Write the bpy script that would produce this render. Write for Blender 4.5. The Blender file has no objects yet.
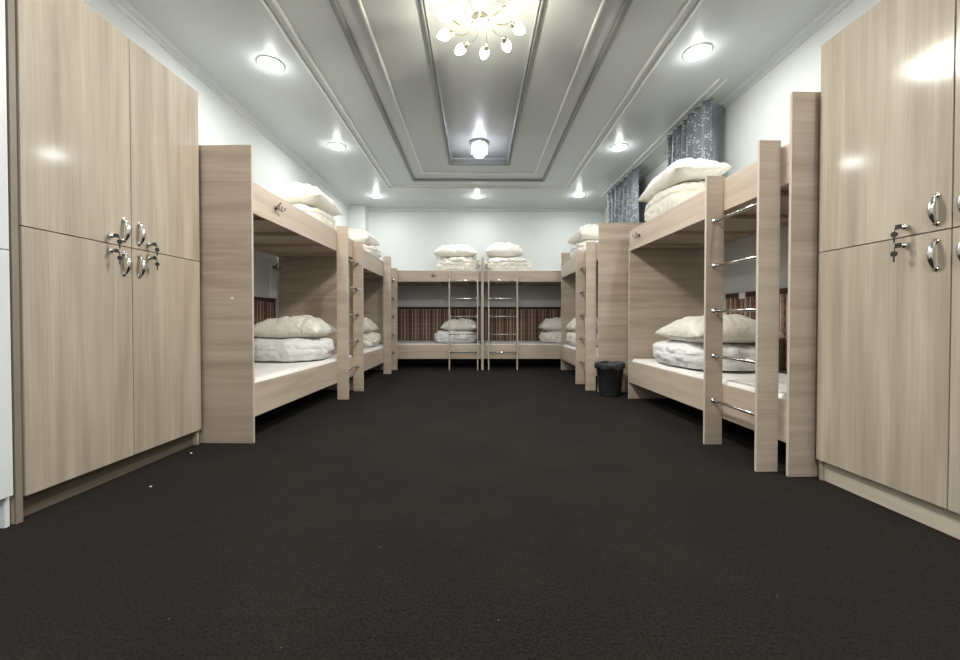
import bpy, bmesh, math, random
from mathutils import Vector, Matrix, noise
random.seed(7)
C = bpy.context.scene.collection
R = math.radians
F = 390.0
CAMH = 0.85
CEIL = 3.0

# ------------------------------------------------------------------ materials
def newmat(name):
    m = bpy.data.materials.new(name); m.use_nodes = True
    nt = m.node_tree; b = nt.nodes['Principled BSDF']
    return m, nt, b
def setv(b, col=None, rough=None, metal=None, spec=None):
    if col is not None: b.inputs['Base Color'].default_value = (*col, 1)
    if rough is not None: b.inputs['Roughness'].default_value = rough
    if metal is not None: b.inputs['Metallic'].default_value = metal
    if spec is not None: b.inputs['Specular IOR Level'].default_value = spec
def N(nt, t, **k):
    n = nt.nodes.new(t)
    for a, v in k.items(): setattr(n, a, v)
    return n
def simple(name, col, rough=.5, metal=0., spec=.5, bump=0, bscale=200, var=0, vscale=3):
    m, nt, b = newmat(name); setv(b, col, rough, metal, spec)
    tc = N(nt, 'ShaderNodeTexCoord')
    if var:
        nz = N(nt, 'ShaderNodeTexNoise'); nz.inputs['Scale'].default_value = vscale; nz.inputs['Detail'].default_value = 4
        nt.links.new(tc.outputs['Object'], nz.inputs['Vector'])
        rp = N(nt, 'ShaderNodeValToRGB')
        rp.color_ramp.elements[0].position = .3; rp.color_ramp.elements[1].position = .7
        rp.color_ramp.elements[0].color = (*[c*(1-var) for c in col], 1)
        rp.color_ramp.elements[1].color = (*[min(1, c*(1+var)) for c in col], 1)
        nt.links.new(nz.outputs['Fac'], rp.inputs['Fac']); nt.links.new(rp.outputs['Color'], b.inputs['Base Color'])
    if bump:
        nz = N(nt, 'ShaderNodeTexNoise'); nz.inputs['Scale'].default_value = bscale; nz.inputs['Detail'].default_value = 3
        nt.links.new(tc.outputs['Object'], nz.inputs['Vector'])
        bp = N(nt, 'ShaderNodeBump'); bp.inputs['Strength'].default_value = bump; bp.inputs['Distance'].default_value = .004
        nt.links.new(nz.outputs['Fac'], bp.inputs['Height']); nt.links.new(bp.outputs['Normal'], b.inputs['Normal'])
    return m
def wood(name, c0, c1, c2, vertical, rough=.4, coat=0.):
    m, nt, b = newmat(name); setv(b, c1, rough, 0, .45)
    tc = N(nt, 'ShaderNodeTexCoord'); oi = N(nt, 'ShaderNodeObjectInfo')
    mul = N(nt, 'ShaderNodeVectorMath', operation='SCALE'); mul.inputs[0].default_value = (3.1, 7.3, 5.7)
    nt.links.new(oi.outputs['Random'], mul.inputs['Scale'])
    add = N(nt, 'ShaderNodeVectorMath', operation='ADD')
    nt.links.new(tc.outputs['Object'], add.inputs[0]); nt.links.new(mul.outputs[0], add.inputs[1])
    def tex(sc, scale, detail, dist=0):
        mp = N(nt, 'ShaderNodeMapping'); mp.inputs['Scale'].default_value = sc
        nt.links.new(add.outputs[0], mp.inputs['Vector'])
        nz = N(nt, 'ShaderNodeTexNoise'); nz.inputs['Scale'].default_value = scale; nz.inputs['Detail'].default_value = detail
        nz.inputs['Distortion'].default_value = dist
        nt.links.new(mp.outputs['Vector'], nz.inputs['Vector']); return nz
    if vertical: a = tex((9, 9, .55), 1.6, 4, .3); f = tex((60, 60, 1.2), 2.0, 3)
    else: a = tex((.6, .6, 9), 1.5, 4, .5); f = tex((1.6, 1.6, 70), 2.0, 3)
    rp = N(nt, 'ShaderNodeValToRGB'); e = rp.color_ramp.elements
    e[0].position = .3; e[0].color = (*c0, 1); e[1].position = .68; e[1].color = (*c2, 1)
    k = e.new(.5); k.color = (*c1, 1)
    nt.links.new(a.outputs['Fac'], rp.inputs['Fac'])
    r2 = N(nt, 'ShaderNodeValToRGB'); r2.color_ramp.elements[0].position = .3; r2.color_ramp.elements[1].position = .6
    r2.color_ramp.elements[0].color = (.90, .89, .88, 1); r2.color_ramp.elements[1].color = (1, 1, 1, 1)
    nt.links.new(f.outputs['Fac'], r2.inputs['Fac'])
    mx = N(nt, 'ShaderNodeMix', data_type='RGBA', blend_type='MULTIPLY'); mx.inputs['Factor'].default_value = 1
    nt.links.new(rp.outputs['Color'], mx.inputs['A']); nt.links.new(r2.outputs['Color'], mx.inputs['B'])
    nt.links.new(mx.outputs['Result'], b.inputs['Base Color'])
    bp = N(nt, 'ShaderNodeBump'); bp.inputs['Strength'].default_value = .08; bp.inputs['Distance'].default_value = .002
    nt.links.new(f.outputs['Fac'], bp.inputs['Height']); nt.links.new(bp.outputs['Normal'], b.inputs['Normal'])
    b.inputs['Coat Weight'].default_value = coat; b.inputs['Coat Roughness'].default_value = .12
    return m
def emis(name, col, strength):
    m, nt, b = newmat(name); setv(b, (.9, .9, .9), .3)
    b.inputs['Emission Color'].default_value = (*col, 1); b.inputs['Emission Strength'].default_value = strength
    return m

M = {}
M['wood_v'] = wood('wardrobe laminate', (.38, .32, .25), (.465, .398, .318), (.545, .482, .392), True, .55, .5)
M['wood_h'] = wood('bed laminate', (.40, .32, .25), (.50, .408, .33), (.57, .475, .395), False, .42)
M['wood_post'] = wood('rail laminate', (.49, .40, .32), (.56, .465, .378), (.61, .51, .425), False, .42)
M['wood_edge'] = simple('edge banding', (.58, .52, .44), .45, bump=.02)
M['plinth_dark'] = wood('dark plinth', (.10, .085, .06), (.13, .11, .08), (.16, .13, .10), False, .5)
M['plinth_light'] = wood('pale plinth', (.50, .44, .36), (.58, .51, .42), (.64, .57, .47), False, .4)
M['carcass'] = simple('dark carcass', (.26, .225, .18), .5, var=.1)
M['white_lam'] = simple('white laminate', (.76, .80, .82), .35, var=.03, vscale=1)
M['chrome'] = simple('chrome', (.80, .79, .76), .16, 1.0, bump=.01)
M['steel'] = simple('brushed steel', (.52, .50, .47), .3, 1.0, bump=.02, bscale=400)
M['dark_base'] = simple('dark skirting', (.035, .03, .026), .6, bump=.02)
M['bin'] = simple('charcoal plastic', (.032, .035, .040), .45, bump=.03)
M['hook'] = simple('dark nickel', (.22, .20, .18), .35, 1.0, bump=.02)
M['blackp'] = simple('black plastic', (.02, .02, .02), .4, bump=.03)
M['wall'] = simple('wall paint', (.585, .605, .60), .6, bump=.06, bscale=120, var=.012, vscale=.8)
M['ceil'] = simple('glossy ceiling paint', (.50, .525, .53), .33, spec=.5, bump=.004, bscale=3, var=.015, vscale=.7)
M['trim'] = simple('white moulding', (.74, .75, .72), .35, bump=.02, bscale=60)
M['band'] = simple('grey moulding and step shade', (.24, .25, .24), .5, bump=.02, bscale=60)
M['mattress'] = simple('mattress cotton', (.84, .83, .80), .85, bump=.25, bscale=60, var=.03)
M['socket'] = simple('white plastic', (.82, .82, .8), .4, bump=.01)

def cloth(name, col, col2):
    m, nt, b = newmat(name); setv(b, col, .75, 0, .3)
    b.inputs['Sheen Weight'].default_value = .2
    tc = N(nt, 'ShaderNodeTexCoord')
    vo = N(nt, 'ShaderNodeTexVoronoi'); vo.inputs['Scale'].default_value = 22
    nt.links.new(tc.outputs['Object'], vo.inputs['Vector'])
    rp = N(nt, 'ShaderNodeValToRGB'); rp.color_ramp.elements[0].position = .25; rp.color_ramp.elements[1].position = .38
    rp.color_ramp.elements[0].color = (*col2, 1); rp.color_ramp.elements[1].color = (*col, 1)
    nt.links.new(vo.outputs['Distance'], rp.inputs['Fac']); nt.links.new(rp.outputs['Color'], b.inputs['Base Color'])
    n1 = N(nt, 'ShaderNodeTexNoise'); n1.inputs['Scale'].default_value = 14; n1.inputs['Detail'].default_value = 5; n1.inputs['Distortion'].default_value = 1.2
    nt.links.new(tc.outputs['Object'], n1.inputs['Vector'])
    bp = N(nt, 'ShaderNodeBump'); bp.inputs['Strength'].default_value = .6; bp.inputs['Distance'].default_value = .025
    nt.links.new(n1.outputs['Fac'], bp.inputs['Height']); nt.links.new(bp.outputs['Normal'], b.inputs['Normal'])
    return m
M['cloth_cream'] = cloth('cream jacquard cotton', (.82, .79, .71), (.77, .735, .65))
M['cloth_white'] = cloth('white jacquard cotton', (.83, .84, .83), (.785, .80, .80))

# carpet
m, nt, b = newmat('charcoal carpet'); setv(b, (.02, .018, .017), 1.0, 0, .05)
tc = N(nt, 'ShaderNodeTexCoord')
n1 = N(nt, 'ShaderNodeTexNoise'); n1.inputs['Scale'].default_value = 120; n1.inputs['Detail'].default_value = 6; n1.inputs['Roughness'].default_value = .7
n2 = N(nt, 'ShaderNodeTexNoise'); n2.inputs['Scale'].default_value = 2.2; n2.inputs['Detail'].default_value = 5
n3 = N(nt, 'ShaderNodeTexNoise'); n3.inputs['Scale'].default_value = 14; n3.inputs['Detail'].default_value = 2
for n_ in (n1, n2, n3): nt.links.new(tc.outputs['Object'], n_.inputs['Vector'])
r1 = N(nt, 'ShaderNodeValToRGB'); r1.color_ramp.elements[0].position = .35; r1.color_ramp.elements[1].position = .72
r1.color_ramp.elements[0].color = (.0050, .0042, .0037, 1); r1.color_ramp.elements[1].color = (.030, .0258, .0225, 1)
r2 = N(nt, 'ShaderNodeValToRGB'); r2.color_ramp.elements[0].position = .3; r2.color_ramp.elements[1].position = .7
r2.color_ramp.elements[0].color = (.78, .80, .82, 1); r2.color_ramp.elements[1].color = (1.12, 1.06, 1.0, 1)
mx = N(nt, 'ShaderNodeMix', data_type='RGBA', blend_type='MULTIPLY'); mx.inputs['Factor'].default_value = 1
nt.links.new(n1.outputs['Fac'], r1.inputs['Fac']); nt.links.new(n2.outputs['Fac'], r2.inputs['Fac'])
nt.links.new(r1.outputs['Color'], mx.inputs['A']); nt.links.new(r2.outputs['Color'], mx.inputs['B'])
vl = N(nt, 'ShaderNodeTexVoronoi'); vl.inputs['Scale'].default_value = 14; nt.links.new(tc.outputs['Object'], vl.inputs['Vector'])
lt_ = N(nt, 'ShaderNodeMath', operation='LESS_THAN'); nt.links.new(vl.outputs['Distance'], lt_.inputs[0]); lt_.inputs[1].default_value = .035
sx_ = N(nt, 'ShaderNodeSeparateColor'); nt.links.new(vl.outputs['Color'], sx_.inputs[0])
g_ = N(nt, 'ShaderNodeMath', operation='GREATER_THAN'); nt.links.new(sx_.outputs[0], g_.inputs[0]); g_.inputs[1].default_value = .72
fl = N(nt, 'ShaderNodeMath', operation='MULTIPLY'); nt.links.new(lt_.outputs[0], fl.inputs[0]); nt.links.new(g_.outputs[0], fl.inputs[1])
mf = N(nt, 'ShaderNodeMix', data_type='RGBA'); nt.links.new(fl.outputs[0], mf.inputs['Factor']); nt.links.new(mx.outputs['Result'], mf.inputs['A']); mf.inputs['B'].default_value = (.12, .12, .11, 1)
nt.links.new(mf.outputs['Result'], b.inputs['Base Color'])
ad = N(nt, 'ShaderNodeMath', operation='ADD'); nt.links.new(n1.outputs['Fac'], ad.inputs[0]); nt.links.new(n3.outputs['Fac'], ad.inputs[1])
bp = N(nt, 'ShaderNodeBump'); bp.inputs['Strength'].default_value = .7; bp.inputs['Distance'].default_value = .006
nt.links.new(ad.outputs[0], bp.inputs['Height']); nt.links.new(bp.outputs['Normal'], b.inputs['Normal'])
b.inputs['Sheen Weight'].default_value = .03; b.inputs['Sheen Roughness'].default_value = .5
M['carpet'] = m

# woven hanging: vertical stripes of brown with pale ornament (object Y runs along the wall)
m, nt, b = newmat('striped woven hanging'); setv(b, (.12, .06, .04), .9, 0, .1)
tc = N(nt, 'ShaderNodeTexCoord'); sp = N(nt, 'ShaderNodeSeparateXYZ'); nt.links.new(tc.outputs['Object'], sp.inputs[0])
def mth(op, a, b_=None, c_=None):
    n = N(nt, 'ShaderNodeMath', operation=op)
    for i, v in enumerate((a, b_, c_)):
        if v is None: continue
        if isinstance(v, (int, float)): n.inputs[i].default_value = v
        else: nt.links.new(v, n.inputs[i])
    return n.outputs[0]
st = mth('FRACT', mth('MULTIPLY', sp.outputs['Y'], 4.8))
rp = N(nt, 'ShaderNodeValToRGB'); rp.color_ramp.interpolation = 'CONSTANT'; e = rp.color_ramp.elements
cols = [(0, (.13, .075, .056)), (.22, (.40, .30, .24)), (.30, (.09, .053, .043)), (.42, (.25, .165, .13)), (.55, (.48, .38, .31)), (.61, (.15, .09, .07)), (.80, (.33, .235, .19)), (.88, (.075, .046, .038))]
e[0].position = 0; e[0].color = (*cols[0][1], 1); e[1].position = cols[1][0]; e[1].color = (*cols[1][1], 1)
for p, c_ in cols[2:]:
    k = e.new(p); k.color = (*c_, 1)
nt.links.new(st, rp.inputs['Fac'])
fy = mth('ABSOLUTE', mth('SUBTRACT', mth('FRACT', mth('MULTIPLY', sp.outputs['Y'], 12.4)), .5))
fz = mth('ABSOLUTE', mth('SUBTRACT', mth('FRACT', mth('MULTIPLY', sp.outputs['Z'], 11)), .5))
dm = mth('ADD', fy, fz); ring = mth('LESS_THAN', mth('ABSOLUTE', mth('SUBTRACT', dm, .33)), .07)
mx = N(nt, 'ShaderNodeMix', data_type='RGBA'); nt.links.new(mth('MULTIPLY', ring, .32), mx.inputs['Factor'])
nt.links.new(rp.outputs['Color'], mx.inputs['A']); mx.inputs['B'].default_value = (.42, .33, .27, 1)
nt.links.new(mx.outputs['Result'], b.inputs['Base Color'])
M['weave'] = m
M['weave_dark'] = simple('dark brown border', (.055, .028, .02), .85, bump=.2, bscale=90, var=.15)
# curtain
m, nt, b = newmat('grey sequin curtain'); setv(b, (.14, .16, .19), .55, .0, .5)
tc = N(nt, 'ShaderNodeTexCoord'); vo = N(nt, 'ShaderNodeTexVoronoi'); vo.inputs['Scale'].default_value = 55
nz = N(nt, 'ShaderNodeTexNoise'); nz.inputs['Scale'].default_value = 6; nz.inputs['Detail'].default_value = 3; nz.inputs['Distortion'].default_value = 2
for n_ in (vo, nz): nt.links.new(tc.outputs['Object'], n_.inputs['Vector'])
a1 = mth('LESS_THAN', vo.outputs['Distance'], .42); a2 = mth('GREATER_THAN', nz.outputs['Fac'], .5)
mx = N(nt, 'ShaderNodeMix', data_type='RGBA'); nt.links.new(mth('MULTIPLY', mth('MULTIPLY', a1, a2), .75), mx.inputs['Factor'])
mx.inputs['A'].default_value = (.125, .145, .17, 1); mx.inputs['B'].default_value = (.48, .51, .53, 1)
nt.links.new(mx.outputs['Result'], b.inputs['Base Color'])
M['curtain'] = m
M['lamp_disc'] = emis('lit diffuser', (1, .98, .94), 14)
M['shade'] = emis('lit warm glass', (1, .95, .74), 12)
M['shade_core'] = emis('lit central glass', (1, .97, .85), 14)
M['led'] = emis('lit cool glass', (.86, .88, 1), 14)
M['brass'] = simple('champagne metal', (.50, .46, .36), .3, 1.0, bump=.01)
m, nt, b = newmat('window glass'); setv(b, (.03, .04, .06), .05, 0, .6); b.inputs['Coat Weight'].default_value = .5
nz = N(nt, 'ShaderNodeTexNoise'); nz.inputs['Scale'].default_value = 3
bp = N(nt, 'ShaderNodeBump'); bp.inputs['Strength'].default_value = .02; nt.links.new(nz.outputs['Fac'], bp.inputs['Height']); nt.links.new(bp.outputs['Normal'], b.inputs['Normal'])
M['glass'] = m
M['liner'] = simple('black bin liner', (.03, .033, .038), .28, bump=.5, bscale=40)

# ------------------------------------------------------------------ mesh helpers
def box(bm, x0, x1, y0, y1, z0, z1, bev=.0):
    if x0 > x1: x0, x1 = x1, x0
    if y0 > y1: y0, y1 = y1, y0
    r = bmesh.ops.create_cube(bm, size=1)
    vs = r['verts']
    for v in vs:
        v.co = Vector(((x0+x1)/2 + v.co.x*(x1-x0), (y0+y1)/2 + v.co.y*(y1-y0), (z0+z1)/2 + v.co.z*(z1-z0)))
    if bev:
        es = list({e for v in vs for e in v.link_edges})
        bmesh.ops.bevel(bm, geom=es, offset=bev, segments=2, profile=.5, affect='EDGES')
def tube(bm, pts, r, seg=12, cap=True):
    pts = [Vector(p) for p in pts]; rings = []
    rr = r if isinstance(r, (list, tuple)) else [r]*len(pts)
    up = None
    for i, p in enumerate(pts):
        d = (pts[min(i+1, len(pts)-1)] - pts[max(i-1, 0)]).normalized()
        if up is None:
            a = Vector((0, 0, 1)) if abs(d.z) < .9 else Vector((1, 0, 0))
            u = d.cross(a).normalized()
        else:
            u = (up - d*up.dot(d)).normalized()
        up = u; w = d.cross(u)
        rings.append([bm.verts.new(p + (u*math.cos(t) + w*math.sin(t))*rr[i]) for t in [2*math.pi*k/seg for k in range(seg)]])
    for a, b_ in zip(rings, rings[1:]):
        for k in range(seg): bm.faces.new((a[k], a[(k+1) % seg], b_[(k+1) % seg], b_[k]))
    if cap:
        bm.faces.new(rings[0][::-1]); bm.faces.new(rings[-1])
def lathe(bm, prof, mat=Matrix.Identity(4), seg=24, cap=False):
    rings = []
    for r, z in prof:
        rings.append([bm.verts.new(mat @ Vector((r*math.cos(t), r*math.sin(t), z))) for t in [2*math.pi*k/seg for k in range(seg)]])
    for a, b_ in zip(rings, rings[1:]):
        for k in range(seg): bm.faces.new((a[k], a[(k+1) % seg], b_[(k+1) % seg], b_[k]))
    if cap: bm.faces.new(rings[0][::-1]); bm.faces.new(rings[-1])
def link(name, bm, mat, parent=None, smooth=False, loc=None):
    bmesh.ops.recalc_face_normals(bm, faces=bm.faces)
    me = bpy.data.meshes.new(name)
    for f in bm.faces: f.smooth = smooth
    bm.to_mesh(me); bm.free()
    if isinstance(mat, (list, tuple)):
        for q in mat: me.materials.append(q)
    else: me.materials.append(mat)
    o = bpy.data.objects.new(name, me); C.objects.link(o)
    if parent: o.parent = parent
    if loc: o.location = loc
    return o
def new(): return bmesh.new()
def tag(o, label, cat, group=None):
    o['label'] = label; o['category'] = cat
    if group: o['group'] = group
    return o
def empty(name, loc, rz, label, cat, group=None):
    o = bpy.data.objects.new(name, None); C.objects.link(o); o.empty_display_size = .1
    o.location = loc; o.rotation_euler = (0, 0, rz)
    return tag(o, label, cat, group)
def struct(name, bm, mat, **k):
    o = link(name, bm, mat, **k); o['kind'] = 'structure'; return o

# ------------------------------------------------------------------ room
XL, XR, YF, YB = -2.42, 2.47, 7.60, -3.4
T = .15
bm = new(); box(bm, XL-T, XR+.4, YB-T, YF+T, -.1, 0); struct('floor', bm, M['carpet'])
bm = new(); box(bm, XL-T, XL, YB, YF, 0, CEIL+.4); struct('wall_left', bm, M['wall'])
bm = new(); box(bm, XL-T, XR+.4, YF, YF+T, 0, CEIL+.4); box(bm, XL, -2.10, 7.36, YF, 0, CEIL); struct('wall_back', bm, M['wall'])
bm = new(); box(bm, XL-T, XR+.4, YB-T, YB, 0, CEIL+.4); struct('wall_front', bm, M['wall'])
# right wall with two full-height window bays cut into it
bm = new()
bays = [(3.90, 5.05), (6.20, 7.20)]
ys = [YB, bays[0][0], bays[0][1], bays[1][0], bays[1][1], YF]
for a, b_ in ((0, 1), (2, 3), (4, 5)): box(bm, XR, XR+.30, ys[a], ys[b_], 0, CEIL+.4)
for a, b_ in bays:
    box(bm, XR+.13, XR+.30, a, b_, 2.62, CEIL+.4); box(bm, XR+.13, XR+.30, a, b_, 0, 1.25)
box(bm, XR+.13, XR+.30, 3.90, 4.42, 1.25, 2.62); box(bm, XR+.13, XR+.30, 6.20, 6.42, 1.25, 2.62)
struct('wall_right', bm, M['wall'])
for i, (a, b_) in enumerate(((4.42, 5.05), (6.42, 7.20))):
    e_ = bpy.data.objects.new('window_%d' % (i+1), None); C.objects.link(e_); e_['kind'] = 'structure'; e_.location = (XR+.16, a, 1.25)
    L = b_-a
    bm = new()
    for (y0, y1, z0, z1) in ((0, .05, 0, 1.37), (L-.05, L, 0, 1.37), (.05, L-.05, 0, .05), (.05, L-.05, 1.32, 1.37), (L/2-.025, L/2+.025, .05, 1.32)):
        box(bm, 0, .06, y0, y1, z0, z1)
    link('window_frame', bm, M['socket'], e_)
    bm = new(); box(bm, .028, .034, .04, L-.04, .04, 1.33); link('pane', bm, M['glass'], e_)

# ceiling: dropped border, first tray, centre recess
CL, CR = -.98, 1.03; Y1a, Y1b = -2.4, 6.08; H1 = CEIL+.022
DL, DR = -.352, .418; Y2a, Y2b = -1.9, 5.45; H2 = CEIL+.09
bm = new()
def ring(bm, o, i_, z):
    (a0, a1, b0, b1), (c0, c1, d0, d1) = o, i_
    O = [bm.verts.new((x, y, z)) for x, y in ((a0, b0), (a1, b0), (a1, b1), (a0, b1))]
    I = [bm.verts.new((x, y, z)) for x, y in ((c0, d0), (c1, d0), (c1, d1), (c0, d1))]
    for k in range(4): bm.faces.new((O[k], O[(k+1) % 4], I[(k+1) % 4], I[k]))
    return I
def riser(bm, I, z):
    U = [bm.verts.new((v.co.x, v.co.y, z)) for v in I]
    for k in range(4): bm.faces.new((I[k], I[(k+1) % 4], U[(k+1) % 4], U[k]))
    return U
I0 = ring(bm, (XL-T, XR+.3, YB-T, YF+T), (CL, CR, Y1a, Y1b), CEIL); riser(bm, I0, H1)
I1 = ring(bm, (CL, CR, Y1a, Y1b), (DL, DR, Y2a, Y2b), H1); U = riser(bm, I1, H2); bm.faces.new(U)
bmesh.ops.remove_doubles(bm, verts=bm.verts, dist=1e-5)
top = bmesh.ops.create_cube(bm, size=1)
for v in top['verts']: v.co = Vector((.025+v.co.x*5.4, 2.1+v.co.y*11.6, CEIL+.45+v.co.z*.1))
struct('ceiling', bm, M['ceil'])
# mouldings: a profile swept round a rectangle
def frame_trim(name, x0, x1, y0, y1, z, prof, mat):
    # prof: (outward offset, drop) points
    bm = new(); cols_ = []
    for (sx, sy, x, y) in ((-1, -1, x0, y0), (1, -1, x1, y0), (1, 1, x1, y1), (-1, 1, x0, y1)):
        cols_.append([bm.verts.new((x+sx*o_, y+sy*o_, z-d_)) for o_, d_ in prof])
    for k in range(4):
        a, b_ = cols_[k], cols_[(k+1) % 4]
        n = len(prof)
        for q in range(n): bm.faces.new((a[q], b_[q], b_[(q+1) % n], a[(q+1) % n]))
    return struct(name, bm, mat)
P2 = [(-.012, 0), (-.012, .010), (-.005, .017), (.005, .017), (.012, .010), (.012, 0)]
frame_trim('trim_1', -1.362, 1.422, -2.76, 6.30, CEIL, P2, M['trim'])
frame_trim('trim_9', -1.442, 1.502, -2.84, 6.38, CEIL, P2, M['trim'])
P1 = [(-.010, 0), (-.010, .012), (-.004, .018), (.004, .018), (.010, .012), (.010, 0)]
frame_trim('trim_2', -.80, .86, -2.1, 5.80, H1, P1, M['trim'])
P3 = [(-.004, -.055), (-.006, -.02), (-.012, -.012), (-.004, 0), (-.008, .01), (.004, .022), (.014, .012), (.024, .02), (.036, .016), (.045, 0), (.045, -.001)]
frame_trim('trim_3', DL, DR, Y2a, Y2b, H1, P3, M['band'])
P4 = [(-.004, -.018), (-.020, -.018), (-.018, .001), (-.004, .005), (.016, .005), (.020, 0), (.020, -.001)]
frame_trim('trim_4', CL, CR, Y1a, Y1b, CEIL, P4, M['band'])  # shadow band of the tray step, put in as a dark grey strip
# coves where wall meets ceiling
def cove(name, a, b_, nrm, s=.055):
    bm = new(); A = Vector(a); B = Vector(b_); n_ = Vector(nrm)
    prof = [(0, 0), (s, 0), (s*.94, -.010), (s*.62, -.02), (s*.34, -s*.45), (.012, -s*.9), (0, -s)]
    va = [bm.verts.new(A + n_*p + Vector((0, 0, q))) for p, q in prof]; vb = [bm.verts.new(B + n_*p + Vector((0, 0, q))) for p, q in prof]
    for k in range(len(prof)): bm.faces.new((va[k], vb[k], vb[(k+1) % len(prof)], va[(k+1) % len(prof)]))
    bm.faces.new(va); bm.faces.new(vb[::-1])
    struct(name, bm, M['ceil'])
cove('trim_5', (XL, YB, CEIL), (XL, 7.36, CEIL), (1, 0, 0))
cove('trim_6', (XR, YB, CEIL), (XR, 3.90, CEIL), (-1, 0, 0))
cove('trim_7', (-2.10, YF, CEIL), (XR, YF, CEIL), (0, -1, 0))
cove('trim_8', (XR, 5.05, CEIL), (XR, 6.20, CEIL), (-1, 0, 0))

for nm_, (x0, x1, y0, y1) in (('baseboard_left', (XL, XL+.012, YB, 7.36)), ('baseboard_right', (XR-.012, XR, YB, 3.90)), ('baseboard_back', (-2.10, XR, YF-.012, YF)), ('baseboard_front', (XL+.012, XR-.012, YB, YB+.012))):
    bm = new(); box(bm, x0, x1, y0, y1, 0, .11); struct(nm_, bm, M['dark_base'])
# ------------------------------------------------------------------ lights
def area(name, loc, size, power, col=(1, .97, .92), spread=170):
    l = bpy.data.lights.new(name, 'AREA'); l.shape = 'DISK'; l.size = size; l.energy = power; l.color = col; l.spread = R(spread)
    o = bpy.data.objects.new(name, l); C.objects.link(o); o.location = loc; return o
def point(name, loc, size, power, col):
    l = bpy.data.lights.new(name, 'POINT'); l.energy = power; l.color = col; l.shadow_soft_size = size
    o = bpy.data.objects.new(name, l); C.objects.link(o); o.location = loc; return o
DLS = [(-1.73, 3.33, 'recessed ceiling downlight nearest above the left bunk bed row'), (-1.73, 4.88, 'recessed ceiling downlight second back along the left bed row'),
       (-1.74, 6.80, 'recessed ceiling downlight in the far left corner by the back wall'), (0.0, 6.80, 'recessed ceiling downlight in the middle above the back wall beds'),
       (1.75, 6.72, 'recessed ceiling downlight in the far right corner near the far curtain'), (1.77, 4.88, 'recessed ceiling downlight between the two curtains on the right side'),
       (1.77, 3.16, 'recessed ceiling downlight nearest above the right bunk bed row'),
       (-1.73, 1.75, ''), (1.77, 1.6, ''), (-1.73, .1, ''), (1.77, .1, ''), (-1.73, -1.5, ''), (1.77, -1.5, ''), (.02, -2.6, '')]  # these are out of view; the rear ones are added to light the facing panels
LP = 11.8
for x, y, lab in DLS:
    if lab: t = empty('downlight', (x, y, CEIL), 0, lab, 'ceiling light', 'recessed ceiling downlights')
    else: t = empty('downlight', (x, y, CEIL), 0, 'unseen recessed ceiling downlight over the wardrobes and on behind the viewer', 'ceiling light', 'recessed ceiling downlights')
    bm = new(); lathe(bm, [(.086, -.002), (.088, -.010), (.104, -.007), (.108, -.001), (.108, .0), (.086, 0), (.086, -.002)], seg=28); link('bezel', bm, M['socket'], t, True)
    bm = new(); lathe(bm, [(.0005, -.030), (.03, -.029), (.06, -.024), (.078, -.014), (.0855, -.003)], seg=28); link('diffuser', bm, M['lamp_disc'], t, True)
    area('downlight_lamp', (x, y, CEIL-.034), .15, LP*(1 if y > 2 else .6), (.98, 1, .975), 180); point('downlight_bulb', (x, y, CEIL-.075), .03, 2.3, (.98, 1, .975))

def tear(bm, p, d, length, rad, seg=14):
    d = Vector(d).normalized(); q = d.to_track_quat('Z', 'Y').to_matrix().to_4x4(); mt = Matrix.Translation(p) @ q
    pr = [(.25, 0), (.55, .08), (.85, .22), (1.0, .40), (.95, .55), (.75, .72), (.45, .88), (.15, .97), (.01, 1)]
    lathe(bm, [(r*rad, z*length) for r, z in pr], mt, seg)
CX, CY, CZ = .022, 2.68, 2.88
ch = empty('chandelier', (CX, CY, H2), 0, 'lit metal chandelier with curling arms and glowing tulip shades in the ceiling recess', 'chandelier')
dz = CZ-H2
bm = new(); lathe(bm, [(.0, 0), (.075, 0), (.075, -.012), (.05, -.03), (.015, -.04), (.012, dz+.03), (.012, dz+.02)], seg=24); link('canopy', bm, M['brass'], ch, True)
bm = new(); lathe(bm, [(.012, dz+.05), (.045, dz+.035), (.06, dz+.01), (.055, dz-.012), (.03, dz-.03), (.008, dz-.04), (.001, dz-.055)], seg=24); link('hub', bm, M['brass'], ch, True)
for k in range(6):
    a = R(60*k+10)
    bm = new(); tube(bm, [(math.cos(a+q*.5)*(.045+.012*math.sin(q*2)), math.sin(a+q*.5)*(.045+.012*math.sin(q*2)), dz-.01-.02*math.sin(q*1.6)) for q in [i*.25 for i in range(9)]], .0045, 8)
    link('scroll', bm, M['brass'], ch, True)
for k in range(9):
    a = R(36+40*k); pts = []
    for i in range(11):
        f = i/10; rr = .05+.15*f; aa = a-R(14)*(1-f)*1.2
        pts.append((rr*math.cos(aa), rr*math.sin(aa), dz-.02-.045*math.sin(f*math.pi*.75)+.02*f))
    bm = new(); tube(bm, pts, .0042, 8); arm = link('arm', bm, M['brass'], ch, True)
    e0 = Vector(pts[-1]); a2 = a+R(28); d = Vector((math.cos(a2), math.sin(a2), -.25)).normalized()
    bm = new(); q = Matrix.Translation(e0-d*.008) @ d.to_track_quat('Z', 'Y').to_matrix().to_4x4()
    lathe(bm, [(.001, 0), (.010, .002), (.016, .014), (.019, .032), (.022, .042), (.018, .042), (.012, .02), (.001, .015)], q, 14); link('cup', bm, M['brass'], arm, True)
    bm = new(); tear(bm, e0+d*.022, d, .100, .034); link('lamp_shade', bm, M['shade'], arm, True)
bm = new(); lathe(bm, [(.02, dz+.055), (.045, dz+.07), (.05, dz+.12), (.035, dz+.15), (.012, dz+.155)], seg=20); link('centre_shade', bm, M['shade_core'], ch, True)
area('chandelier_glow', (CX, CY, CZ-.11), .5, 54, (1, .97, .90), 180); point('chandelier_lamp', (CX, CY, CZ-.08), .03, 30, (1, .95, .80))
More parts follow.
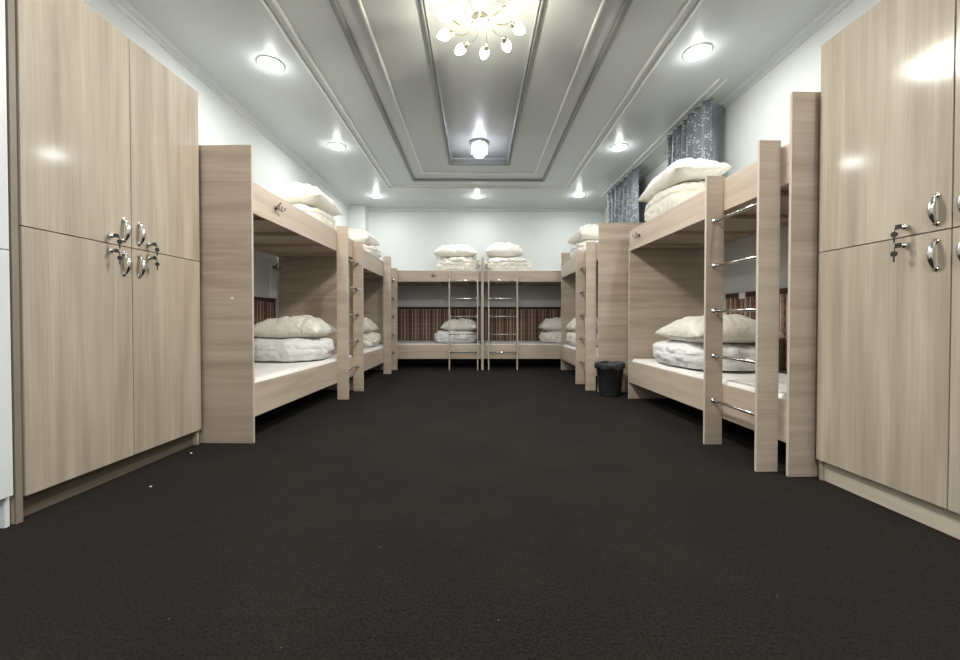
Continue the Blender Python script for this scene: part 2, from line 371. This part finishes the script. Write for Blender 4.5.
# unseen copy of the chandelier, added behind the camera to light the facing panels
def copy_tree(o, parent=None):
    c = o.copy(); C.objects.link(c)
    if parent: c.parent = parent
    for k in list(o.children): copy_tree(k, c)
    return c
bpy.context.view_layer.update()
c2 = copy_tree(ch); c2.location = (CX, -.9, H2); c2['label'] = 'added copy of the chandelier behind the viewer, outside the picture, lighting the facing panels'
area('chandelier_glow', (CX, -.9, CZ-.11), .5, 85, (1, .98, .93), 180)  # light of the added rear chandelier

lt = empty('ceiling_lamp', (.03, 4.98, H2), 0, 'small round crystal ceiling lamp glowing bluish white at the far end of the recess', 'ceiling light')
bm = new(); lathe(bm, [(.001, 0), (.12, 0), (.12, -.018), (.105, -.026), (.001, -.026)], seg=32); link('lamp_base', bm, M['chrome'], lt, True)
for k in range(8):
    a = R(45*k+22); c, s = math.cos(a), math.sin(a)
    bm = new(); tube(bm, [(.07*c, .07*s, -.024), (.098*c, .098*s, -.03), (.108*c, .108*s, -.05), (.108*c, .108*s, -.13)], .006, 8); link('bracket', bm, M['chrome'], lt, True)
bm = new(); lathe(bm, [(.001, -.027), (.078, -.03), (.082, -.05), (.082, -.13), (.07, -.16), (.04, -.18), (.001, -.187)], seg=10); link('lamp_shade', bm, M['led'], lt)
area('ceiling_lamp_glow', (.03, 4.98, H2-.20), .14, 9, (.86, .88, 1), 180); point('ceiling_lamp_bulb', (.03, 4.98, H2-.23), .03, 2.2, (.84, .86, 1))

# ------------------------------------------------------------------ hooks
def hook(name, parent, p, u, n, s=1.0, mat=None):
    """double coat hook at p; u = horizontal dir, n = outward normal"""
    bm = new(); p = Vector(p); u = Vector(u); n = Vector(n); z = Vector((0, 0, 1))
    tube(bm, [p, p+n*.004*s], .016*s, 14)
    for sg in (-1, 0, 1):
        tube(bm, [p+n*.003, p+n*.02*s+u*.012*sg*s-z*.012*s, p+n*.034*s+u*.026*sg*s-z*.020*s, p+n*.046*s+u*.036*sg*s-z*.010*s, p+n*.048*s+u*.040*sg*s+z*.008*s], [.005*s, .0045*s, .0045*s, .004*s, .0055*s], 8)
    tube(bm, [p+n*.003, p+n*.02*s+z*.014*s, p+n*.04*s+z*.034*s], [.005*s, .0045*s, .006*s], 8)
    return link(name, bm, mat or M['hook'], parent, True)

# ------------------------------------------------------------------ beds
def bed(loc, rz, s, L, D, label, ph, up, low, lad, posth, hook_u=None, panel_v=(0, 0), sticker=False, D2=None):
    """local: y = along the bed, x = s*depth. ph = near/far panel heights; up/low = (z0,z1) rails; lad = two post positions"""
    t = empty('bunk_bed', (*loc, 0), rz, label, 'bunk bed', 'wooden bunk beds along the walls')
    th = .018
    def b(name, v0, v1, u0, u1, z0, z1, mat, bev=.0015, par=t):
        bm = new(); box(bm, s*v0, s*v1, u0, u1, z0, z1, bev); return link(name, bm, mat, par)
    b('end_panel', panel_v[0], D, 0, th, 0, ph[0], M['wood_h'])
    e2 = b('end_panel', panel_v[1], D2 or D, L-th, L, 0, ph[1], M['wood_h'])
    # pale edge banding on the panel fronts
    for (u0, u1, v, h) in ((0, th, panel_v[0], ph[0]), (L-th, L, panel_v[1], ph[1])):
        b('edge_band', v-.001, v, u0+.001, u1-.001, 0.001, h-.001, M['wood_edge'], 0)
    for (z0, z1) in (up, low):
        b('front_rail', 0.0, th, th, L-th, z0, z1, M['wood_post'])
        b('back_rail', D-th, D, th, L-th, z0, z1, M['wood_h'])
        bb = z0+.035
        b('bed_board', th, D-th, th, L-th, bb, bb+.016, M['wood_h'])
        for k in range(4):
            u = L*(k+.5)/4
            b('cross_bar', th, D-th, u-.02, u+.02, bb-.03, bb, M['wood_h'])
    for k, u in enumerate(lad):
        b('ladder_post', -.12, 0, u, u+th, 0, posth[k], M['wood_post'])
        b('edge_band', -.121, -.12, u+.001, u+th-.001, .001, posth[k]-.001, M['wood_edge'], 0)
    for z in (.30, .605, .91, 1.215, 1.52):
        bm = new(); a, c = lad[0]+th, lad[1]
        x = -s*.062
        tube(bm, [(x, a, z), (x, c, z)], .0105, 14)
        for yy, d in ((a, 1), (c, -1)):
            tube(bm, [(x, yy, z), (x, yy+d*.004, z), (x, yy+d*.012, z), (x, yy+d*.022, z)], [.023, .023, .016, .013], 16)
        r = link('rung', bm, M['chrome'], t, True); r['label'] = 'chrome ladder rung'
    if hook_u is not None: hook('coat_hook', t, (0, hook_u, (up[0]+up[1])/2+.01), (0, 1, 0), (-s, 0, 0), 1.1)
    if sticker:
        bm = new(); lathe(bm, [(.001, 0), (.010, 0), (.010, .002), (.001, .003)], Matrix.Translation((s*.14, 0, 1.0)) @ Matrix.Rotation(R(90), 4, 'X'), 16)
        k = link('screw_cap', bm, M['socket'], t); k['label'] = 'small white round cap'
    return t
def mattress(loc, rz, s, L, D, z0, z1, label):
    bm = new(); box(bm, s*.022, s*(D-.024), .024, L-.024, 0, z1-z0, .03)
    bmesh.ops.subdivide_edges(bm, edges=[e for e in bm.edges if e.calc_length() > .5], cuts=14, use_grid_fill=True)
    for v in bm.verts:
        if v.co.z > .5*(z1-z0): v.co.z += .006*noise.noise(v.co*6+Vector((loc[0]*9, z0*7, 0)))
    o = link('mattress', bm, M['mattress'], None, True); o.location = (*loc, z0); o.rotation_euler = (0, 0, rz)
    tag(o, label, 'mattress', 'white mattresses on the bunks'); return o
LOW = (.18, .41)
BEDS = {
 'L1': dict(loc=(-1.54, 2.70), rz=-.0315, s=-1, L=2.06, D=.85, ph=(2.045, 1.64), up=(1.585, 1.80), low=LOW, lad=(1.485, 1.975), posth=(1.85, 1.78), hook_u=.30, sticker=True, D2=.93,
            label='wooden bunk bed on the left beside the left wardrobe, ladder at its far end'),
 'L2': dict(loc=(-1.475, 4.805), rz=0, s=-1, L=1.90, D=.85, ph=(1.58, 1.58), up=(1.53, 1.77), low=LOW, lad=(1.36, 1.84), posth=(1.85, 1.73),
            label='wooden bunk bed second along the left wall, running into the back left corner'),
 'R1': dict(loc=(1.686, 2.10), rz=.0226, s=1, L=2.12, D=.76, ph=(2.07, 1.645), up=(1.59, 1.805), low=LOW, lad=(.075, .555), posth=(1.845, 1.825), hook_u=1.86, D2=.82,
            label='wooden bunk bed on the right beside the right wardrobe, chrome rungs in full view'),
 'R2': dict(loc=(1.432, 4.60), rz=0, s=1, L=2.05, D=.74, ph=(1.995, 1.99), up=(1.56, 1.77), low=LOW, lad=(.095, .57), posth=(1.79, 1.76),
            label='wooden bunk bed second along the right wall, just behind the black bin'),
 'B1': dict(loc=(-1.97, 6.73), rz=-math.pi/2, s=-1, L=2.062, D=.82, ph=(1.56, 1.92), up=(1.51, 1.705), low=(.18, .425), lad=(1.492, 1.972), posth=(1.71, 1.71), hook_u=1.22, panel_v=(0, -.10),
            label='wooden bunk bed against the back wall, the left one of the two'),
 'B2': dict(loc=(.094, 6.73), rz=-math.pi/2, s=-1, L=2.05, D=.82, ph=(1.92, 1.56), up=(1.51, 1.705), low=(.18, .425), lad=(.095, .58), posth=(1.71, 1.71), panel_v=(-.10, 0),
            label='wooden bunk bed against the back wall, the right one of the two'),
}
where = {'L1': 'the left bed beside the wardrobe', 'L2': 'the second bed on the left', 'R1': 'the right bed beside the wardrobe',
         'R2': 'the right bed behind the bin', 'B1': 'the left back wall bed', 'B2': 'the right back wall bed'}
for k, d in BEDS.items():
    bed(**d)
    mattress(d['loc'], d['rz'], d['s'], d['L'], d['D'], d['low'][0]+.0515, .435, 'white mattress on the lower bunk of ' + where[k])
    mattress(d['loc'], d['rz'], d['s'], d['L'], d['D'], d['up'][0]+.0515, d['up'][1]+.012, 'white mattress on the upper bunk of ' + where[k])

# ------------------------------------------------------------------ bedding
def se_box(w, d, h, n, cuts, seed, wr, groove):
    bm = new(); bmesh.ops.create_cube(bm, size=2)
    bmesh.ops.subdivide_edges(bm, edges=bm.edges[:], cuts=cuts, use_grid_fill=True)
    sd = Vector((seed*3.7, seed*1.3, seed*5.1))
    for v in bm.verts:
        p = v.co.copy(); k = (abs(p.x)**n + abs(p.y)**n + abs(p.z)**n)**(1/n); p /= k
        q = Vector((p.x*w/2, p.y*d/2, (p.z+1)*h/2))
        side = min(1, max(0, (1-abs(p.z))*1.6))
        g = 0
        for gz, dep in groove:
            zz = p.z-gz-.12*noise.noise(Vector((p.x*1.5, p.y*1.5, seed)))
            g += dep*math.exp(-(zz/.07)**2)
        rad = Vector((p.x, p.y, 0)); rad = rad.normalized() if rad.length > .001 else rad
        q -= rad*g*side
        nn = noise.noise(q*5+sd)*.022 + (abs(noise.noise(Vector((q.x*8, q.y*8, q.z*13))+sd))-.25)*.040*wr + (abs(noise.noise(q*19+sd))-.2)*.016*wr
        m_ = p.normalized(); q += m_*nn
        if p.z < 0: q.z = max(q.z, 0) if p.z > -.6 else max(0, q.z*.3)
        v.co = q
    bmesh.ops.smooth_vert(bm, verts=bm.verts[:], factor=.15)
    mz = min(v.co.z for v in bm.verts)
    for v in bm.verts: v.co.z -= mz
    return bm
def duvet(c, rz, w, d, h, z, mat, seed, label, wr=1., fold=2):
    gr = [(0.05, .004)] if fold == 2 else [(0.1, .016)]
    bm = se_box(w, d, h, 3.2, 40, seed, wr, gr)
    bmesh.ops.subdivide_edges(bm, edges=[], cuts=1)
    o = link('folded_duvet', bm, M[mat], None, True); o.location = (c[0], c[1], z); o.rotation_euler = (0, 0, rz)
    return tag(o, label, 'duvet', 'folded white duvets')
def pillow(c, rz, w, d, h, z, mat, seed, label, under, wr=1., lean=0):
    n = 48; bm = new(); sd = Vector((seed*2.9, seed*4.7, seed*1.1)); T_, B_ = {}, {}
    hb = h*.28
    for i in range(n+1):
        for j in range(n+1):
            a = -1+2*i/n; b_ = -1+2*j/n
            ex = 1-.10*(1-abs(b_)**2.2); ey = 1-.12*(1-abs(a)**2.2)     # sides drawn in, corners out
            x = a*w/2*(.88+.12*ex if False else 1)*(1-.07*math.cos(b_*math.pi/2)); y = b_*d/2*(1-.08*math.cos(a*math.pi/2))
            t = max(0, (1-abs(a)**3.0)*(1-abs(b_)**3.0))**.5
            x += .012*noise.noise(Vector((x*5, y*5, 3))+sd); y += .012*noise.noise(Vector((x*5, y*5, 9))+sd)
            edge = min(1, t*1.6)
            wk = (noise.noise(Vector((x*4, y*4, 0))+sd)*.028 + (abs(noise.noise(Vector((x*11, y*8, 2))+sd))-.2)*.05*wr + abs(noise.noise(Vector((x*24, y*24, 5))+sd))*.008*wr)*edge
            # creases radiating from corners
            T_[i, j] = bm.verts.new((x, y, hb+(h-hb)*t+wk - .012*(1-t)))
            if 0 < i < n and 0 < j < n: B_[i, j] = bm.verts.new((x, y, hb*(1-min(1, t*1.35)) ))
            else: B_[i, j] = T_[i, j]
    for i in range(n):
        for j in range(n):
            bm.faces.new((T_[i, j], T_[i+1, j], T_[i+1, j+1], T_[i, j+1]))
            f = (B_[i, j], B_[i, j+1], B_[i+1, j+1], B_[i+1, j])
            bm.faces.new(f)
    # lay it on the duvet: find the duvet's surface under every vertex
    from mathutils.bvhtree import BVHTree
    ud = under.data; mi = Matrix.Translation(under.location) @ under.rotation_euler.to_matrix().to_4x4()
    tree = BVHTree.FromPolygons([mi @ v.co for v in ud.vertices], [tuple(p.vertices) for p in ud.polygons])
    mo = Matrix.Translation((c[0], c[1], 0)) @ Matrix.Rotation(rz, 4, 'Z')
    surf = {}
    for v in bm.verts:
        p = mo @ v.co; best = -9
        for dx_, dy_ in ((0, 0), (.025, 0), (-.025, 0), (0, .025), (0, -.025)):
            hit = tree.ray_cast(Vector((p.x+dx_, p.y+dy_, 9)), Vector((0, 0, -1)))[0]
            if hit: best = max(best, hit.z)
        surf[v] = best
    vals = sorted(x for x in surf.values() if x > 0); base = vals[int(len(vals)*.6)]
    for v in bm.verts:
        v.co.z += base - z + lean*v.co.x
        s_ = surf[v] - z
        if v.co.z < s_ + .004: v.co.z = s_ + .004
    o = link('pillow', bm, M[mat], None, True); o.location = (c[0], c[1], z); o.rotation_euler = (0, 0, rz)
    return tag(o, label, 'pillow', 'white pillows on the folded duvets')
BD = [ # bed, level, centre, w, d, duvet h, pillow h, base z, rz, wr, pillow w, d, shift x, y
 ('L1', 'lower', (-1.945, 4.13), .78, .78, .23, .21, .442, .03, .7, .76, .60, .0, .02),
 ('L1', 'upper', (-1.93, 4.30), .68, .82, .21, .25, 1.819, .05, .8, .72, .74, 0, -.04),
 ('R1', 'lower', (2.04, 3.46), .72, .94, .23, .22, .442, .0, .6, .70, .74, .0, -.10),
 ('R1', 'upper', (1.915, 3.74), .44, .80, .25, .20, 1.825, .0, .9, .46, .94, 0, -.02),
 ('L2', 'lower', (-1.90, 6.14), .72, .62, .22, .22, .442, .05, 1, .68, .56, -.04, 0),
 ('L2', 'upper', (-1.86, 6.05), .68, .62, .20, .24, 1.79, -.1, 1.1, .66, .54, -.04, 0),
 ('R2', 'lower', (1.79, 6.23), .66, .66, .23, .22, .442, .0, 1.2, .66, .60, 0, 0),
 ('R2', 'upper', (1.79, 5.98), .66, .70, .24, .25, 1.79, .08, 1, .66, .64, 0, 0),
 ('B1', 'lower', (-.38, 7.14), .76, .62, .22, .20, .442, .0, 1.2, .66, .52, .07, 0),
 ('B1', 'upper', (-.34, 7.12), .74, .60, .24, .23, 1.724, .05, 1.3, .78, .54, -.05, 0),
 ('B2', 'lower', (1.52, 7.14), .72, .62, .22, .22, .442, .0, 1.2, .70, .54, -.03, 0),
 ('B2', 'upper', (.565, 7.14), .82, .64, .24, .27, 1.724, -.06, 1.3, .68, .54, -.06, 0),
]
for i, (bk, lv, c, w, d, dh, pw, z, rz, wr, pw_, pd_, sx_, sy_) in enumerate(BD):
    dm_, pm_ = ('cloth_white', 'cloth_cream') if bk in ('R1', 'B1', 'L1') and lv == 'lower' else ('cloth_cream', 'cloth_cream')
    u_ = duvet(c, rz, w, d, dh, z, dm_, i+1, 'folded white duvet on the %s bunk of %s' % (lv, where[bk]), wr, 2 if lv == 'lower' else 3)
    mess = bk == 'B2' and lv == 'upper'
    pillow((c[0]+sx_, c[1]+sy_), rz+random.uniform(-.05, .05), pw_, pd_, pw, z, pm_, i+20, ('crumpled' if mess else 'plump') + ' white pillow on the %s bunk of %s' % (lv, where[bk]), u_, wr, -.05 if mess else 0)

# ------------------------------------------------------------------ woven hangings behind the lower bunks
def hanging(loc, rz, L, label):
    t = empty('wall_hanging', (*loc, .45), rz, label, 'wall hanging', 'brown woven hangings behind the lower bunks')
    bm = new(); box(bm, 0, .010, 0, L, 0, .61, .002); link('woven_cloth', bm, M['weave'], t)
    bm = new()
    n = 60
    box(bm, -.004, .012, 0, L, .61, .655, .002)
    link('top_border', bm, M['weave_dark'], t)
hanging((XL+.002, 2.80), 0, 1.9, 'brown woven wall hanging behind the left bunk bed beside the wardrobe')
hanging((XR-.002-.012, 2.2), 0, 1.65, 'brown woven wall hanging with a socket on it, behind the right bunk bed')
hanging((-1.93, YF-.002), -math.pi/2, 2.0, 'striped brown woven hanging on the back wall, left of the centre post')
hanging((.12, YF-.002), -math.pi/2, 2.0, 'striped brown woven hanging on the back wall, right of the centre post')
hanging((XL+.002, 4.82), 0, 1.85, 'brown woven wall hanging behind the second left bunk bed')
t = empty('wall_socket', (XR-.016, 3.60, 1.075), 0, 'small white socket on the brown hanging behind the right bunk bed', 'socket')
bm = new(); box(bm, -.010, 0, -.04, .04, -.028, .028, .003); link('socket_plate', bm, M['socket'], t)
for s_ in (-1, 1):
    bm = new(); tube(bm, [(-.010, s_*.018, 0), (-.013, s_*.018, 0)], .012, 14); link('socket_face', bm, M['socket'], t)
# white strip and hook on the left wall inside the first bunk
bm = new(); box(bm, 0, .02, 0, .13, 0, .46, .003); cv = link('pale_strip', bm, M['white_lam']); cv.location = (XL+.001, 4.58, 1.11)
tag(cv, 'pale vertical strip on the wall inside the left bunk bed', 'strip')
h_ = hook('coat_hook', None, (0, 0, 0), (0, 1, 0), (1, 0, 0), 1.3); h_.location = (XL+.0215, 4.64, 1.47)
tag(h_, 'metal coat hook on the pale strip inside the left bunk bed', 'hook')

# ------------------------------------------------------------------ wardrobes
def door_fit(t, v, s, u0, u1, z0, z1, mat, hu, hz, lu, lz, keydz=-.035):
    bm = new(); box(bm, s*v, s*(v+.018), u0, u1, z0, z1, .0015); d = link('door', bm, mat, t)
    x = s*v
    # arched handle: two feet and a bow that swells in the middle
    if hu is not None:
        bm = new(); pts = []; rs = []
        for i in range(15):
            f = i/14; a = f*math.pi
            pts.append((x-s*(.002+.024*math.sin(a)**.6), hu, hz-.058+.116*f)); rs.append(.0055+.0065*math.sin(a))
        tube(bm, pts, rs, 12)
        for zz in (hz-.055, hz+.055): tube(bm, [(x, hu, zz), (x-s*.006, hu, zz)], .011, 14)
        h = link('handle', bm, M['chrome'], d, True); h['label'] = 'arched chrome handle'
        bm = new(); tube(bm, [(x, lu, lz), (x-s*.008, lu, lz), (x-s*.018, lu, lz)], [.013, .012, .011], 16); k = link('lock', bm, M['chrome'], d, True); k['label'] = 'round chrome lock'
        bm = new(); tube(bm, [(x-s*.022, lu, lz), (x-s*.038, lu, lz)], [.003, .003], 8)
        box(bm, x-s*.036, x-s*.042, lu-.011, lu+.011, lz-.010, lz+.010, .002)
        tube(bm, [(x-s*.046, lu+.006, lz-.004), (x-s*.044, lu+.009, lz-.022)], .0018, 6)
        tube(bm, [(x-s*.043, lu+.009, lz+keydz), (x-s*.049, lu+.009, lz+keydz)], .012, 14)
        box(bm, x-s*.045, x-s*.047, lu+.006, lu+.012, lz+keydz-.035, lz+keydz)
        q = link('key', bm, M['blackp'], d); q['label'] = 'black-headed key hanging from the lock'
def wardrobe(loc, rz, s, L, D, H, split, base, label, mat, plinth, fill=0, rec=.03, cols=2, z3=None, handles=True, hside=None, edge=None):
    t = empty('wardrobe', (*loc, 0), rz, label, 'wardrobe')
    def b(name, v0, v1, u0, u1, z0, z1, m_, bev=.0015):
        bm = new(); box(bm, s*v0, s*v1, u0, u1, z0, z1, bev); return link(name, bm, m_, t)
    th = .018
    b('side_panel', 0, D, 0, th, 0, H, M[edge or 'wood_h'])
    b('side_panel', 0, D, L-th, L, 0, H, M[edge or 'wood_h'])
    b('top_panel', 0, D, th, L-th, H-th, H, M[mat])
    b('back_panel', D-.008, D, th, L-th, base-.01, H-th, M['carcass'])
    b('bottom_panel', .0, D-.008, th, L-th, base-.006, base+.012, M['carcass'])
    b('mid_shelf', .0, D-.008, th, L-th, split-.009, split+.009, M['carcass'])
    b('plinth', rec, rec+th, th, L-th, 0, base-.006, M[plinth])
    w = (L-fill)/cols
    if fill: b('filler_strip', -.012, 0, 0, fill-.003, 0.0, H, M['carcass'])
    g = .0022
    for c_ in range(cols):
        u0, u1 = fill+c_*w+g, fill+(c_+1)*w-g
        if c_ : b('divider', 0, D-.008, u0-g-.009, u0-g+.009, base+.012, H-th, M['carcass'])
        if c_ == 0: hu, lu = u1-.046, u1-.125
        else: hu, lu = u0+.042, u0+.10
        if hside: hu, lu = hside(c_, u0, u1)
        if not handles: hu = None
        door_fit(t, -.0185, s, u0, u1, base, split-g, M[mat], hu, split-.095, lu, split-.038)
        if z3: 
            door_fit(t, -.0185, s, u0, u1, split+g, z3-g, M[mat], None, 0, 0, 0); door_fit(t, -.0185, s, u0, u1, z3+g, H, M[mat], None, 0, 0, 0)
        else: door_fit(t, -.0185, s, u0, u1, split+g, H, M[mat], hu, split+.085, lu, split+.040, -.03)
    return t
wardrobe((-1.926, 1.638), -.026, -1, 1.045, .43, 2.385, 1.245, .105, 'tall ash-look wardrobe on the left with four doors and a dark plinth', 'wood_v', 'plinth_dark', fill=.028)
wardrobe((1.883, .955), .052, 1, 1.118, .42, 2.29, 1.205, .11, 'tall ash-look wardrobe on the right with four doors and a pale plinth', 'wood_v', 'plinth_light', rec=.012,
         hside=lambda c_, u0, u1: (u0+.045, u0+.15) if c_ else (u1-.045, u1-.137))
wardrobe((-1.925, .84), 0, -1, .785, .43, 2.62, 1.135, .13, 'tall white wardrobe at the left edge of the picture', 'white_lam', 'white_lam', cols=2, z3=2.15, handles=False, edge='white_lam')

# ------------------------------------------------------------------ curtains and track
def curtain(y0, y1, label, seed):
    z0, z1 = 1.88, CEIL-.03; n = 90; mz = 26; bm = new(); rows = []
    for side in (0, 1):
        rw = []
        for j in range(mz+1):
            f = j/mz; z = z1+(z0-z1)*f; row = []
            for i in range(n+1):
                u = i/n; y = y0+(y1-y0)*u
                amp = .034+.010*f
                x = 2.215+amp*math.sin(u*math.pi*2*7+seed+.6*math.sin(u*9))+.008*math.sin(u*40+f*3) + .006*side
                row.append(bm.verts.new((x, y+.012*math.sin(u*30+f*4), z)))
            rw.append(row)
        rows.append(rw)
    for side in (0, 1):
        rw = rows[side]
        for j in range(mz):
            for i in range(n): bm.faces.new((rw[j][i], rw[j][i+1], rw[j+1][i+1], rw[j+1][i]))
    A, B = rows
    for j in range(mz):
        for i in (0, n): bm.faces.new((A[j][i], A[j+1][i], B[j+1][i], B[j][i]))
    for i in range(n):
        for j in (0, mz): bm.faces.new((A[j][i], A[j][i+1], B[j][i+1], B[j][i]))
    o = link('curtain', bm, M['curtain'], None, True); return tag(o, label, 'curtain', 'grey curtains on the right wall')
curtain(3.73, 4.55, 'grey-blue sequinned curtain nearer the camera, above the right bunk bed', 0)
curtain(5.46, 6.62, 'grey-blue sequinned curtain farther back, above the second right bunk bed', 2)
t = empty('curtain_track', (2.19, 3.50, CEIL), 0, 'white double curtain track on the ceiling above the right beds', 'curtain track')
for dx in (-.035, .035):
    bm = new(); box(bm, dx-.006, dx+.006, 0, 3.3, -.012, 0, .001); link('rail', bm, M['trim'], t)
bm = new(); box(bm, -.029, .029, 0, 3.3, -.004, 0, .001); link('backing', bm, M['ceil'], t)

# ------------------------------------------------------------------ bin
t = empty('waste_bin', (1.50, 4.40, 0), .3, 'small black waste bin with a liner, on the carpet between the right beds', 'bin')
bm = new(); lathe(bm, [(.001, .004), (.112, .0), (.118, .01), (.152, .35), (.158, .352), (.158, .362), (.150, .362), (.114, .015), (.001, .012)], seg=36); link('bin_body', bm, M['bin'], t, True)
bm = new(); seg = 48; rings = []
for (r, z, am) in ((.142, .30, .001), (.150, .366, .002), (.160, .372, .003), (.166, .362, .004), (.165, .33, .005), (.162, .31, .006)):
    rings.append([bm.verts.new(((r+am*math.sin(k*1.7)+am*.6*math.sin(k*.9+z*30))*math.cos(2*math.pi*k/seg), (r+am*math.sin(k*1.7)+am*.6*math.cos(k*1.1))*math.sin(2*math.pi*k/seg), z+am*1.6*math.sin(k*.83))) for k in range(seg)])
for a, b_ in zip(rings, rings[1:]):
    for k in range(seg): bm.faces.new((a[k], a[(k+1) % seg], b_[(k+1) % seg], b_[k]))
link('bin_liner', bm, M['liner'], t, True)

# crumbs of lint on the carpet
for i, (x, y, lab) in enumerate(((-1.82, 2.50, 'white crumb of lint on the carpet beside the left wardrobe plinth'), (-1.66, 2.0, 'white crumb of lint on the carpet in front of the left wardrobe'))):
    bm = new(); bmesh.ops.create_icosphere(bm, subdivisions=2, radius=.006)
    for v in bm.verts: v.co += v.co*noise.noise(v.co*300)*.5; v.co.z *= .6
    o = link('lint', bm, M['socket']); o.location = (x, y, .003); tag(o, lab, 'lint')

# ------------------------------------------------------------------ world, camera
w = bpy.data.worlds.new('World'); bpy.context.scene.world = w; w.use_nodes = True
w.node_tree.nodes['Background'].inputs[0].default_value = (.6, .65, .7, 1); w.node_tree.nodes['Background'].inputs[1].default_value = .05
cd = bpy.data.cameras.new('Camera'); cam = bpy.data.objects.new('Camera', cd); C.objects.link(cam)
cd.sensor_width = 36; cd.lens = F/960*36; cd.clip_start = .05
cam.location = (0, .014, CAMH)
cam.rotation_euler = (R(90)-math.atan(5.5/F), 0, -math.atan(3/F)); cd.shift_y = -4.5/960
sc = bpy.context.scene; sc.camera = cam
vs = sc.view_settings; vs.view_transform = 'Standard'; vs.look = 'None'; vs.gamma = 1; vs.use_curve_mapping = False
vs.exposure = .0
